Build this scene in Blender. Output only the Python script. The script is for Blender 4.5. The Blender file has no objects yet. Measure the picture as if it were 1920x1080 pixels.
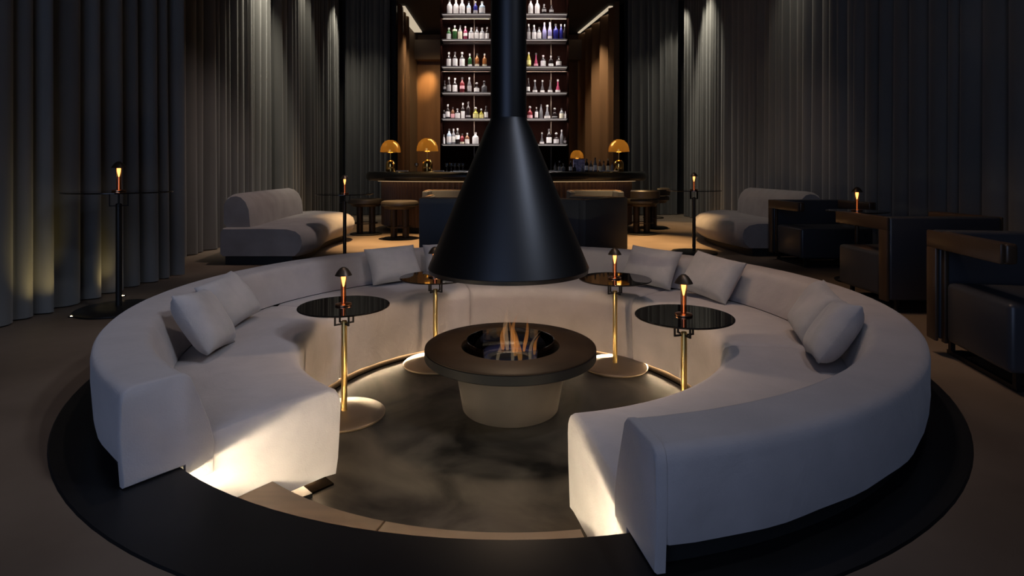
import bpy, bmesh, math, random
from mathutils import Vector, Matrix
R = math.radians
PI = math.pi
SC = bpy.context.scene
COL = SC.collection
random.seed(7)

# ------------------------------------------------------------------ camera, world, exposure
FPX, HORIZ, CAMH = 1080.0, 321.0, 1.10          # focal length (px of a 1920 frame), horizon row, eye height
cam_d = bpy.data.cameras.new('camera')
cam = bpy.data.objects.new('camera', cam_d)
COL.objects.link(cam)
cam.location = (0, 0, CAMH)
cam.rotation_euler = (R(90), 0, 0)
cam_d.sensor_width = 36.0
cam_d.lens = 36.0 * FPX / 1920.0
cam_d.shift_x = 3.0 / 1920.0
cam_d.shift_y = -(540.0 - HORIZ) / 1920.0
cam_d.clip_end = 100
SC.camera = cam

world = bpy.data.worlds.new('world')
SC.world = world
world.use_nodes = True
bg = world.node_tree.nodes['Background']
bg.inputs[0].default_value = (0.42, 0.55, 0.88, 1)      # cool fill entering through the added, unseen window behind the camera
bg.inputs[1].default_value = 1.5

SC.view_settings.view_transform = 'Standard'
SC.view_settings.look = 'None'
SC.view_settings.exposure = 0.0
SC.view_settings.gamma = 1.0
SC.view_settings.use_curve_mapping = False

def light(name, typ, loc, energy, col, target=None, size=0.1, spot=60, blend=0.6, size_y=None):
    d = bpy.data.lights.new(name, typ)
    d.energy = energy
    d.color = col
    if typ == 'SPOT':
        d.spot_size = R(spot); d.spot_blend = blend; d.shadow_soft_size = size
    elif typ == 'AREA':
        d.shape = 'RECTANGLE' if size_y else 'DISK'
        d.size = size
        if size_y: d.size_y = size_y
    else:
        d.shadow_soft_size = size
    o = bpy.data.objects.new(name, d)
    COL.objects.link(o)
    o.location = loc
    if target is not None:
        v = Vector(target) - Vector(loc)
        o.rotation_euler = v.to_track_quat('-Z', 'Y').to_euler()
    return o

PX, PY = 0.0, 3.70            # centre of the sunken pit
WARM = (1.0, 0.80, 0.62)
# ceiling spotlights over the pit
light('cool_fill_spot', 'SPOT', (PX + 3.4, 0.7, 4.9), 300, (0.78, 0.85, 1.0), (PX - 1.0, 3.0, 0.3), 0.25, 37, 1.0)  # added cool spot for the hood highlight and the sofa's left end
light('ceiling_spot', 'SPOT', (PX + 1.9, 2.0, 5.35), 150, (0.84, 0.87, 1.0), (PX - 0.6, PY, 0.0), 0.12, 60, 0.9)
for (a, e) in ((5, 85), (75, 65), (140, 65), (195, 90), (330, 75)):
    ax, ay = math.cos(R(a)), math.sin(R(a))
    light('ceiling_spot', 'SPOT', (PX + 0.8 * ax, PY + 0.8 * ay, 5.35), e, (1.0, 0.78, 0.66), (PX + 1.7 * ax, PY + 1.7 * ay, 0.1), 0.08, 50, 0.9)
# warm lamp inside the hood, above the fire
light('hood_lamp', 'POINT', (PX, PY, 0.625), 27, (1.0, 0.70, 0.45), None, 0.05)
# downlights that graze the curtains
for (x, y, e, tx) in ((-3.70, 9.5, 470, -4.25), (3.70, 12.3, 330, 4.25), (-3.85, 13.7, 160, -4.2), (3.95, 14.0, 150, 4.3),
                      (3.70, 8.4, 70, 4.3), (-3.4, 13.7, 90, -3.5), (3.3, 13.7, 60, 3.4), (-3.8, 11.6, 90, -4.3)):
    light('curtain_downlight', 'SPOT', (x, y, 5.40), e, (1.0, 0.92, 0.74), (tx, y, 3.2), 0.05, 62, 1.0)
# warm fill spots added to brighten armchairs and banquettes; no fixture known
light('lounge_fill', 'SPOT', (0.4, 4.9, 5.35), 230, (1.0, 0.62, 0.34), (2.75, 4.4, 0.2), 0.1, 42, 1.0)
light('lounge_fill', 'SPOT', (-0.8, 6.3, 5.35), 320, (1.0, 0.80, 0.74), (-3.3, 7.9, 0.5), 0.1, 50, 1.0)
light('lounge_fill', 'SPOT', (0.8, 6.6, 5.35), 110, (1.0, 0.80, 0.74), (3.6, 8.4, 0.5), 0.1, 44, 1.0)
# downlights over the floor in front of the bar
for (x, y, e) in ((-1.7, 8.9, 4400), (1.95, 8.9, 4400), (-3.3, 11.2, 520), (3.2, 11.5, 900), (0.0, 8.2, 200)):
    light('bar_downlight', 'SPOT', (x, y, 5.40), e, (1.0, 0.62, 0.27), (x, y, 0), 0.08, 30, 0.9)
# portal that guides the cool fill through the added front window
po = light('window_portal', 'AREA', (-1.5, -2.44, 2.3), 1.0, (1, 1, 1), (-1.5, 5.0, 2.3), 3.8, size_y=4.4)
po.data.cycles.is_portal = True
# spot for the glow on the niche wall behind the bar
light('niche_light', 'SPOT', (-2.35, 17.6, 4.75), 260, (1.0, 0.62, 0.25), (-2.66, 18.5, 3.95), 0.08, 34, 1.0)
light('niche_fill', 'SPOT', (-1.9, 15.6, 5.3), 260, (1.0, 0.66, 0.32), (-2.5, 18.5, 2.2), 0.1, 75, 1.0)  # added wash that brightens the rest of the niche wall
light('panel_fill', 'SPOT', (1.2, 16.0, 5.3), 520, (1.0, 0.78, 0.50), (2.6, 16.2, 2.8), 0.06, 70, 1.0)  # added spots that give the wavy panels their highlights; no source known
light('panel_fill', 'SPOT', (-2.2, 15.6, 5.3), 240, (1.0, 0.78, 0.50), (-3.0, 15.6, 2.8), 0.06, 70, 1.0)

# ------------------------------------------------------------------ materials
MATS = {}
def mat(name, base=(0.5, 0.5, 0.5), rough=0.5, metal=0.0, spec=0.5, noise=None, bump=None, emit=None, coat=0.0, sheen=0.0):
    m = bpy.data.materials.new(name)
    m.use_nodes = True
    nt = m.node_tree
    b = nt.nodes['Principled BSDF']
    b.inputs['Base Color'].default_value = (*base, 1)
    b.inputs['Roughness'].default_value = rough
    b.inputs['Metallic'].default_value = metal
    b.inputs['Specular IOR Level'].default_value = spec
    b.inputs['Coat Weight'].default_value = coat
    b.inputs['Sheen Weight'].default_value = sheen
    if emit:
        b.inputs['Emission Color'].default_value = (*emit[0], 1)
        b.inputs['Emission Strength'].default_value = emit[1]
    tc = None
    if noise or bump:
        tc = nt.nodes.new('ShaderNodeTexCoord')
    if noise:                      # (scale, detail, colour a, colour b, stretch)
        sc, det, ca, cb, st = noise[:5]
        mp = nt.nodes.new('ShaderNodeMapping'); mp.inputs['Scale'].default_value = st
        n = nt.nodes.new('ShaderNodeTexNoise'); n.inputs['Scale'].default_value = sc; n.inputs['Detail'].default_value = det
        n.inputs['Distortion'].default_value = noise[5] if len(noise) > 5 else 0.0
        cr = nt.nodes.new('ShaderNodeValToRGB')
        cr.color_ramp.elements[0].position = 0.32; cr.color_ramp.elements[0].color = (*ca, 1)
        cr.color_ramp.elements[1].position = 0.70; cr.color_ramp.elements[1].color = (*cb, 1)
        nt.links.new(tc.outputs['Object'], mp.inputs['Vector'])
        nt.links.new(mp.outputs['Vector'], n.inputs['Vector'])
        nt.links.new(n.outputs['Fac'], cr.inputs['Fac'])
        nt.links.new(cr.outputs['Color'], b.inputs['Base Color'])
    if bump:                       # (scale, strength, distance)
        n2 = nt.nodes.new('ShaderNodeTexNoise'); n2.inputs['Scale'].default_value = bump[0]; n2.inputs['Detail'].default_value = 4
        bp = nt.nodes.new('ShaderNodeBump'); bp.inputs['Strength'].default_value = bump[1]; bp.inputs['Distance'].default_value = bump[2]
        nt.links.new(tc.outputs['Object'], n2.inputs['Vector'])
        nt.links.new(n2.outputs['Fac'], bp.inputs['Height'])
        nt.links.new(bp.outputs['Normal'], b.inputs['Normal'])
        if len(bump) > 3:          # soft creases of the slip cover
            n3 = nt.nodes.new('ShaderNodeTexNoise'); n3.inputs['Scale'].default_value = bump[3]; n3.inputs['Detail'].default_value = 3; n3.inputs['Distortion'].default_value = 1.2
            b3 = nt.nodes.new('ShaderNodeBump'); b3.inputs['Strength'].default_value = 0.5; b3.inputs['Distance'].default_value = bump[4]
            nt.links.new(tc.outputs['Object'], n3.inputs['Vector']); nt.links.new(n3.outputs['Fac'], b3.inputs['Height']); nt.links.new(b3.outputs['Normal'], bp.inputs['Normal'])
    MATS[name] = m
    return m

def emis(name, col, strength):
    m = bpy.data.materials.new(name); m.use_nodes = True
    nt = m.node_tree; nt.nodes.clear()
    e = nt.nodes.new('ShaderNodeEmission'); e.inputs[0].default_value = (*col, 1); e.inputs[1].default_value = strength
    o = nt.nodes.new('ShaderNodeOutputMaterial'); nt.links.new(e.outputs[0], o.inputs[0])
    MATS[name] = m; return m

def thin_glass(name, tint, gloss, rough=0.03):
    m = bpy.data.materials.new(name); m.use_nodes = True
    nt = m.node_tree; nt.nodes.clear()
    t = nt.nodes.new('ShaderNodeBsdfTransparent'); t.inputs[0].default_value = (*tint, 1)
    g = nt.nodes.new('ShaderNodeBsdfGlossy'); g.inputs['Roughness'].default_value = rough
    fr = nt.nodes.new('ShaderNodeFresnel'); fr.inputs[0].default_value = 1.5
    mx = nt.nodes.new('ShaderNodeMath'); mx.operation = 'ADD'; mx.inputs[1].default_value = gloss
    mix = nt.nodes.new('ShaderNodeMixShader')
    o = nt.nodes.new('ShaderNodeOutputMaterial')
    nt.links.new(fr.outputs[0], mx.inputs[0]); nt.links.new(mx.outputs[0], mix.inputs[0])
    nt.links.new(t.outputs[0], mix.inputs[1]); nt.links.new(g.outputs[0], mix.inputs[2]); nt.links.new(mix.outputs[0], o.inputs[0])
    MATS[name] = m; return m

def flame_mat(name, col, strength, opacity):
    m = bpy.data.materials.new(name); m.use_nodes = True
    nt = m.node_tree; nt.nodes.clear()
    t = nt.nodes.new('ShaderNodeBsdfTransparent')
    e = nt.nodes.new('ShaderNodeEmission'); e.inputs[0].default_value = (*col, 1); e.inputs[1].default_value = strength
    tc = nt.nodes.new('ShaderNodeTexCoord'); sp = nt.nodes.new('ShaderNodeSeparateXYZ')
    mr = nt.nodes.new('ShaderNodeMapRange'); mr.inputs['From Min'].default_value = 0.0; mr.inputs['From Max'].default_value = 1.0
    mr.inputs['To Min'].default_value = opacity; mr.inputs['To Max'].default_value = opacity * 0.12
    mix = nt.nodes.new('ShaderNodeMixShader'); o = nt.nodes.new('ShaderNodeOutputMaterial')
    nt.links.new(tc.outputs['Generated'], sp.inputs[0]); nt.links.new(sp.outputs['Z'], mr.inputs['Value'])
    nt.links.new(mr.outputs[0], mix.inputs[0]); nt.links.new(t.outputs[0], mix.inputs[1]); nt.links.new(e.outputs[0], mix.inputs[2])
    nt.links.new(mix.outputs[0], o.inputs[0])
    MATS[name] = m; return m

mat('floor_concrete', (0.09, 0.062, 0.045), 0.5, noise=(1.3, 6, (0.115, 0.082, 0.058), (0.20, 0.15, 0.11), (1, 1, 1)), bump=(9, 0.05, 0.01))
mat('pit_concrete', (0.10, 0.09, 0.075), 0.55, spec=0.18, noise=(1.7, 10, (0.003, 0.0027, 0.0024), (0.066, 0.056, 0.044), (1, 1, 1), 1.6), bump=(7, 0.06, 0.01))
mat('black_stone', (0.008, 0.008, 0.009), 0.42, spec=0.4, noise=(2.2, 6, (0.005, 0.005, 0.006), (0.012, 0.0115, 0.0115), (1, 1, 1)))
mat('step_wood', (0.15, 0.09, 0.055), 0.5, noise=(3, 5, (0.062, 0.034, 0.019), (0.095, 0.053, 0.031), (1, 8, 8)))
mat('fabric', (0.44, 0.41, 0.395), 0.95, sheen=0.25, spec=0.15, noise=(5, 6, (0.39, 0.355, 0.35), (0.45, 0.41, 0.405), (1, 1, 1)), bump=(160, 0.35, 0.003, 4.0, 0.014))
mat('cushion_fabric', (0.43, 0.405, 0.40), 0.95, sheen=0.25, spec=0.15, noise=(7, 6, (0.38, 0.36, 0.355), (0.46, 0.43, 0.425), (1, 1, 1)), bump=(180, 0.4, 0.003, 8.0, 0.012))
mat('banquette_fabric', (0.30, 0.27, 0.255), 0.95, sheen=0.2, spec=0.15, noise=(5, 5, (0.27, 0.245, 0.23), (0.33, 0.30, 0.285), (1, 1, 1)), bump=(150, 0.3, 0.003))
mat('curtain_cloth', (0.15, 0.148, 0.14), 0.85, sheen=0.3, spec=0.2, noise=(3, 4, (0.13, 0.128, 0.122), (0.17, 0.168, 0.16), (1, 1, 0.2)), bump=(120, 0.2, 0.002))
mat('dark_plinth', (0.010, 0.010, 0.010), 0.6)
mat('kerb_dark', (0.004, 0.003, 0.0022), 0.8, spec=0.0)
mat('hood_metal', (0.050, 0.052, 0.057), 0.42, metal=1.0, bump=(40, 0.02, 0.002))
mat('fire_top', (0.040, 0.026, 0.018), 0.6, spec=0.08, noise=(4, 6, (0.011, 0.007, 0.005), (0.019, 0.0125, 0.0085), (1, 1, 1)))
mat('fire_rim', (0.008, 0.0085, 0.010), 0.55, spec=0.10)
mat('fire_base', (0.15, 0.115, 0.095), 0.75, noise=(3, 6, (0.030, 0.025, 0.0225), (0.048, 0.040, 0.036), (1, 1, 1)), bump=(25, 0.1, 0.004))
mat('burner_steel', (0.30, 0.30, 0.31), 0.30, metal=1.0)
mat('brass', (0.62, 0.43, 0.16), 0.28, metal=1.0)
mat('dark_bronze', (0.085, 0.062, 0.045), 0.40, metal=0.75)
mat('black_metal', (0.012, 0.011, 0.011), 0.40, metal=0.3)
mat('table_base', (0.16, 0.115, 0.08), 0.38, metal=0.6)
mat('smoked_glass', (0.006, 0.005, 0.005), 0.035, spec=0.55)
mat('gold', (0.86, 0.54, 0.17), 0.14, metal=1.0)
mat('copper', (0.72, 0.38, 0.22), 0.25, metal=1.0)
mat('leather', (0.060, 0.036, 0.022), 0.32, spec=0.5, bump=(90, 0.12, 0.003))  # warm light on the chair sides, put into the dark leather's colour
mat('leather_cool_lit', (0.040, 0.042, 0.050), 0.34, spec=0.5, bump=(90, 0.12, 0.003))  # same dark leather, with the cool light put into its colour
mat('tub_leather', (0.085, 0.092, 0.105), 0.55, spec=0.4)
mat('tan_leather', (0.16, 0.095, 0.055), 0.5)
mat('bar_slab', (0.012, 0.011, 0.010), 0.28, coat=0.3)
mat('bar_slat', (0.14, 0.075, 0.045), 0.55, noise=(2, 4, (0.11, 0.058, 0.034), (0.17, 0.092, 0.055), (1, 1, 0.2)))
mat('stool_leather', (0.030, 0.024, 0.019), 0.45)
mat('stool_bronze', (0.030, 0.020, 0.014), 0.45, metal=0.4)
mat('tower_wood', (0.020, 0.007, 0.005), 0.9, spec=0.0, noise=(2, 5, (0.005, 0.002, 0.0016), (0.011, 0.004, 0.003), (4, 4, 0.4)))
mat('shelf_glass', (0.40, 0.37, 0.37), 0.4)
mat('niche_wood', (0.22, 0.11, 0.045), 0.5, noise=(1.5, 5, (0.18, 0.088, 0.035), (0.26, 0.135, 0.058), (3, 3, 0.3)))
mat('niche_plaster', (0.20, 0.15, 0.115), 0.8)
mat('wavy_bronze', (0.30, 0.18, 0.105), 0.27, metal=0.5)
mat('wall_dark', (0.03, 0.028, 0.027), 0.8)
mat('ceiling_dark', (0.05, 0.05, 0.055), 0.8)
mat('purple_print', (0.20, 0.17, 0.36), 0.5, noise=(26, 3, (0.08, 0.07, 0.20), (0.55, 0.52, 0.75), (1, 1, 1)))
mat('pale_stone', (0.62, 0.58, 0.52), 0.4)
emis('seat_led', (1.0, 0.74, 0.44), 370)
emis('step_led', (1.0, 0.86, 0.58), 520)
emis('shelf_led', (1.0, 0.88, 0.80), 0.7)
emis('bar_led', (1.0, 0.66, 0.34), 0.8)
emis('cove_led', (1.0, 0.82, 0.58), 0.55)
emis('lamp_core', (1.0, 0.40, 0.15), 1.0)
emis('lamp_bulb', (1.0, 0.62, 0.30), 5.0)
emis('bell_bulb', (1.0, 0.62, 0.22), 9)
emis('floor_lens', (1.0, 0.72, 0.38), 22)
def shade_mat(name, col, gloss):
    m = bpy.data.materials.new(name); m.use_nodes = True
    nt = m.node_tree; nt.nodes.clear()
    t = nt.nodes.new('ShaderNodeBsdfTranslucent'); t.inputs[0].default_value = (*col, 1)
    g = nt.nodes.new('ShaderNodeBsdfGlossy'); g.inputs[0].default_value = (*col, 1); g.inputs['Roughness'].default_value = 0.10
    mix = nt.nodes.new('ShaderNodeMixShader'); mix.inputs[0].default_value = gloss
    o = nt.nodes.new('ShaderNodeOutputMaterial')
    nt.links.new(t.outputs[0], mix.inputs[1]); nt.links.new(g.outputs[0], mix.inputs[2]); nt.links.new(mix.outputs[0], o.inputs[0])
    MATS[name] = m
shade_mat('gold_glass', (0.85, 0.50, 0.14), 0.55)
thin_glass('amber_glass', (0.80, 0.42, 0.22), 0.06, 0.15)
thin_glass('clear_glass', (0.80, 0.88, 0.92), 0.05)
flame_mat('flame_orange', (1.0, 0.36, 0.08), 0.7, 0.20)
flame_mat('flame_pale', (1.0, 0.60, 0.32), 0.55, 0.16)
flame_mat('flame_blue', (0.50, 0.45, 1.0), 0.14, 0.10)

# ------------------------------------------------------------------ mesh helpers
def link(o, parent=None):
    COL.objects.link(o)
    if parent is not None:
        o.parent = parent
    return o

def mesh_obj(name, verts, faces, m, parent=None, loc=None, rot=None, smooth=True, sharp=38, label=None):
    me = bpy.data.meshes.new(name)
    me.from_pydata([tuple(v) for v in verts], [], faces)
    me.validate()
    bm = bmesh.new(); bm.from_mesh(me)
    bmesh.ops.recalc_face_normals(bm, faces=bm.faces)
    bm.to_mesh(me); bm.free()
    if smooth:
        me.shade_smooth(); me.set_sharp_from_angle(angle=R(sharp))
    me.materials.append(MATS[m])
    o = bpy.data.objects.new(name, me)
    link(o, parent)
    if loc is not None: o.location = loc
    if rot is not None: o.rotation_euler = rot
    if label: o['label'] = label
    return o

class MB:
    """collects pieces of one part"""
    def __init__(s): s.v = []; s.f = []
    def add(s, vs, fs):
        n = len(s.v); s.v += [Vector(v) for v in vs]; s.f += [tuple(i + n for i in f) for f in fs]; return s
    def box(s, x0, x1, y0, y1, z0, z1, bev=0.0, M=None, seg=2):
        bm = bmesh.new()
        bmesh.ops.create_cube(bm, size=1)
        for v in bm.verts:
            v.co = Vector(((x0 + x1) / 2 + v.co.x * (x1 - x0), (y0 + y1) / 2 + v.co.y * (y1 - y0), (z0 + z1) / 2 + v.co.z * (z1 - z0)))
        if bev > 0:
            bmesh.ops.bevel(bm, geom=bm.edges[:], offset=bev, segments=seg, profile=0.5, affect='EDGES')
        bm.verts.index_update()
        vs = [(M @ v.co if M else v.co.copy()) for v in bm.verts]
        fs = [tuple(v.index for v in f.verts) for f in bm.faces]
        bm.free()
        return s.add(vs, fs)
    def lathe(s, prof, n=32, c=(0, 0, 0), a0=0.0, a1=2 * PI, cap0=False, cap1=False):
        """prof: list of (r, z) revolved about a vertical axis"""
        full = abs(a1 - a0 - 2 * PI) < 1e-6
        k = n if full else n + 1
        vs, fs = [], []
        for i in range(k):
            a = a0 + (a1 - a0) * i / n
            ca, sa = math.cos(a), math.sin(a)
            for (r, z) in prof:
                vs.append((c[0] + r * ca, c[1] + r * sa, c[2] + z))
        p = len(prof)
        for i in range(n):
            j = (i + 1) % k
            for q in range(p - 1):
                fs.append((i * p + q, j * p + q, j * p + q + 1, i * p + q + 1))
        if full:
            if cap0: fs.append(tuple(i * p for i in range(k)))
            if cap1: fs.append(tuple(i * p + p - 1 for i in range(k)))
        return s.add(vs, fs)
    def ring(s, prof, n, c, a0, a1, full=False):
        """closed profile swept around an axis; caps at both ends when not a full turn"""
        k = n if full else n + 1
        vs, fs = [], []
        p = len(prof)
        for i in range(k):
            a = a0 + (a1 - a0) * i / n
            ca, sa = math.cos(a), math.sin(a)
            for (r, z) in prof: vs.append((c[0] + r * ca, c[1] + r * sa, c[2] + z))
        for i in range(n):
            j = (i + 1) % k
            for q in range(p):
                w = (q + 1) % p
                fs.append((i * p + q, j * p + q, j * p + w, i * p + w))
        if not full:
            fs.append(tuple(range(p))); fs.append(tuple(n * p + q for q in range(p)))
        return s.add(vs, fs)
    def tube(s, pts, r, n=8):
        pts = [Vector(p) for p in pts]
        vs, fs = [], []
        for i, p in enumerate(pts):
            d = (pts[min(i + 1, len(pts) - 1)] - pts[max(i - 1, 0)]).normalized()
            u = d.cross(Vector((0.31, 0.77, 0.55))).normalized(); w = d.cross(u)
            rr = r[i] if isinstance(r, (list, tuple)) else r
            for k in range(n):
                a = 2 * PI * k / n
                vs.append(p + u * (rr * math.cos(a)) + w * (rr * math.sin(a)))
        for i in range(len(pts) - 1):
            for k in range(n):
                l = (k + 1) % n
                fs.append((i * n + k, i * n + l, (i + 1) * n + l, (i + 1) * n + k))
        fs.append(tuple(range(n))); fs.append(tuple((len(pts) - 1) * n + k for k in range(n)))
        return s.add(vs, fs)
    def build(s, name, m, parent=None, **kw):
        return mesh_obj(name, s.v, s.f, m, parent, **kw)

def tag(o, label, cat, group=None):
    o['label'] = label; o['category'] = cat
    if group: o['group'] = group
    return o
def struct(o, label=None):
    o['kind'] = 'structure'
    if label: o['label'] = label
    return o
def thing(name, label, cat, loc=(0, 0, 0), rz=0.0, group=None):
    o = bpy.data.objects.new(name, None)
    o.empty_display_size = 0.1
    link(o); o.location = loc; o.rotation_euler = (0, 0, rz)
    return tag(o, label, cat, group)
def copy_tree(o, parent=None):
    c = o.copy(); COL.objects.link(c)
    if parent is not None: c.parent = parent
    for ch in list(o.children): copy_tree(ch, c)
    return c

# ------------------------------------------------------------------ the room shell
RIN, ROUT, ZP = 1.985, 2.32, -0.417
C0 = (PX, PY, 0)

def floor_with_hole():
    n = 96
    x0, x1, y0, y1 = -7.0, 7.0, -4.0, 21.0
    vs, fs = [], []
    for i in range(n):
        a = 2 * PI * i / n
        ca, sa = math.cos(a), math.sin(a)
        vs.append((PX + (ROUT - 0.02) * ca, PY + (ROUT - 0.02) * sa, 0))
        t = 1e9
        if ca > 1e-9: t = min(t, (x1 - PX) / ca)
        if ca < -1e-9: t = min(t, (x0 - PX) / ca)
        if sa > 1e-9: t = min(t, (y1 - PY) / sa)
        if sa < -1e-9: t = min(t, (y0 - PY) / sa)
        vs.append((PX + t * ca, PY + t * sa, 0))
    for i in range(n):
        j = (i + 1) % n
        fs.append((2 * i, 2 * i + 1, 2 * j + 1, 2 * j))
    cor = [(x0, y0), (x1, y0), (x1, y1), (x0, y1)]
    for (cx, cy) in cor:            # fill the four corner triangles
        a = math.atan2(cy - PY, cx - PX) % (2 * PI)
        i = int(a / (2 * PI) * n) % n; j = (i + 1) % n
        k = len(vs); vs.append((cx, cy, 0)); fs.append((2 * i + 1, k, 2 * j + 1))
    o = mesh_obj('floor', vs, fs, 'floor_concrete', smooth=False)
    return struct(o, 'dark brown polished concrete floor around the sunken seating pit')
floor_with_hole()
b = MB().ring([(RIN, -0.03), (RIN, 0.0), (RIN + 0.006, 0.006), (ROUT - 0.006, 0.006), (ROUT, 0.0), (ROUT, -0.03)], 128, C0, 0, 2 * PI, full=True)
struct(b.build('trim_1', 'black_stone'), 'black stone ring set into the floor around the pit')
b = MB().lathe([(RIN + 0.07, -0.03), (RIN + 0.07, ZP - 0.02)], 96, C0)
struct(b.build('wall_pit', 'wall_dark'), 'low dark wall of the sunken pit')
b = MB().lathe([(RIN + 0.08, ZP), (0.001, ZP)], 96, C0)
struct(b.build('floor_pit', 'pit_concrete', smooth=False), 'mottled dark concrete floor of the sunken pit')

A_R, A_L = R(-79.2), R(232.0)          # right and left ends of the round sofa
# step between pit and floor, two tread pieces meeting at a joint
st = thing('step', 'brown curved step down into the pit between the sofa ends', 'step')
st['kind'] = 'structure'
for (a0, a1) in ((232.2, 253.2), (253.5, 279.0)):
    bb = MB().ring([(1.62, -0.235), (1.62, -0.206), (1.628, -0.20), (RIN + 0.065, -0.20), (RIN + 0.065, -0.235)], 24, C0, R(a0), R(a1))
    bb.build('tread', 'step_wood', st)
MB().ring([(1.66, ZP), (1.66, -0.235), (RIN + 0.065, -0.235), (RIN + 0.065, ZP)], 40, C0, R(232.2), R(279.0)).build('riser', 'dark_plinth', st)
# LED channel under the lip of the stone ring
ls = thing('light_channel', 'warm light channel tucked under the black stone lip above the step', 'light strip', (PX, PY, -0.03))
MB().ring([(RIN + 0.050, -0.0125), (RIN + 0.050, -0.0065), (RIN + 0.056, -0.0065), (RIN + 0.056, -0.0125)], 40, (0, 0, 0), R(232.6), R(278.6)).build('led', 'step_led', ls)
MB().ring([(RIN + 0.022, -0.0285), (RIN + 0.022, -0.0245), (RIN + 0.062, -0.0245), (RIN + 0.062, -0.0285)], 40, (0, 0, 0), R(232.4), R(278.8)).build('channel', 'dark_plinth', ls)  # lower shield added to keep the strip's light off the tread

# walls and ceiling
def quadwall(name, p0, p1, z0, z1, m, label):
    d = Vector((p1[0] - p0[0], p1[1] - p0[1], 0)).normalized(); nrm = Vector((-d.y, d.x, 0)) * 0.06
    vs = []
    for z in (z0, z1):
        for (p, s_) in ((p0, 1), (p1, 1), (p1, -1), (p0, -1)):
            vs.append((p[0] + nrm.x * s_, p[1] + nrm.y * s_, z))
    fs = [(0, 1, 2, 3), (4, 5, 6, 7), (0, 1, 5, 4), (1, 2, 6, 5), (2, 3, 7, 6), (3, 0, 4, 7)]
    return struct(mesh_obj(name, vs, fs, m, smooth=False), label)
ZC = 5.5
quadwall('wall_front_left', (-4.75, -2.5), (-3.4, -2.5), -0.02, ZC, 'wall_dark', 'added front wall left of the window opening')  # unseen wall, put in so its opening shapes the cool fill
quadwall('wall_front_right', (0.4, -2.5), (4.75, -2.5), -0.02, ZC, 'wall_dark', 'added front wall right of the window opening')
quadwall('wall_front_top', (-3.4, -2.5), (0.4, -2.5), 4.5, ZC, 'wall_dark', 'added front wall above the window opening')
quadwall('wall_left', (-4.75, -2.5), (-4.75, 14.9), -0.02, ZC, 'wall_dark', 'dark wall behind the left curtains')
quadwall('wall_right', (4.75, -2.5), (4.75, 14.9), -0.02, ZC, 'wall_dark', 'dark wall behind the right curtains')
quadwall('wall_back_left', (-4.75, 14.9), (-2.95, 14.9), -0.02, ZC, 'wall_dark', 'dark wall behind the curtain left of the bar niche')
quadwall('wall_back_right', (2.95, 14.9), (4.75, 14.9), -0.02, ZC, 'wall_dark', 'dark wall behind the curtain right of the bar niche')
quadwall('wall_niche_left', (-3.30, 14.9), (-3.05, 18.6), -0.02, ZC, 'niche_plaster', 'side wall of the bar niche on the left')
quadwall('wall_niche_right', (3.05, 14.9), (2.35, 18.6), -0.02, ZC, 'tower_wood', 'side wall of the bar niche on the right')
quadwall('wall_niche_back', (-3.4, 18.6), (3.0, 18.6), -0.02, ZC, 'niche_wood', 'warm lit wood wall at the back of the bar niche')
b = MB().box(-7, 7, -2.56, 21, ZC, ZC + 0.1)
struct(b.build('ceiling', 'ceiling_dark', smooth=False), 'dark ceiling')
b = MB().box(-3.05, 2.38, 18.15, 18.54, 4.62, 5.25, 0.02)
struct(b.build('trim_2', 'niche_plaster'), 'plaster bulkhead across the top of the niche wall')

# cove lights along both sides of the niche ceiling
b = MB().add([(-3.14, 15.3, 5.49), (-2.80, 15.3, 5.49), (-2.78, 18.1, 5.49), (-3.02, 18.1, 5.49), (-3.14, 15.3, 5.46), (-2.80, 15.3, 5.46), (-2.78, 18.1, 5.46), (-3.02, 18.1, 5.46)],
             [(0, 1, 2, 3), (4, 5, 6, 7), (0, 1, 5, 4), (1, 2, 6, 5), (2, 3, 7, 6), (3, 0, 4, 7)])
tag(b.build('cove_light', 'cove_led', smooth=False), 'cream cove light along the ceiling edge left of the bottle tower', 'cove light')
b = MB().add([(2.72, 15.3, 5.49), (2.62, 15.3, 5.49), (2.13, 18.2, 5.49), (2.20, 18.2, 5.49), (2.72, 15.3, 5.46), (2.62, 15.3, 5.46), (2.13, 18.2, 5.46), (2.20, 18.2, 5.46)],
             [(0, 1, 2, 3), (4, 5, 6, 7), (0, 1, 5, 4), (1, 2, 6, 5), (2, 3, 7, 6), (3, 0, 4, 7)])
tag(b.build('cove_light', 'cove_led', smooth=False), 'thin cove light along the ceiling edge right of the bottle tower', 'cove light')

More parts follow.
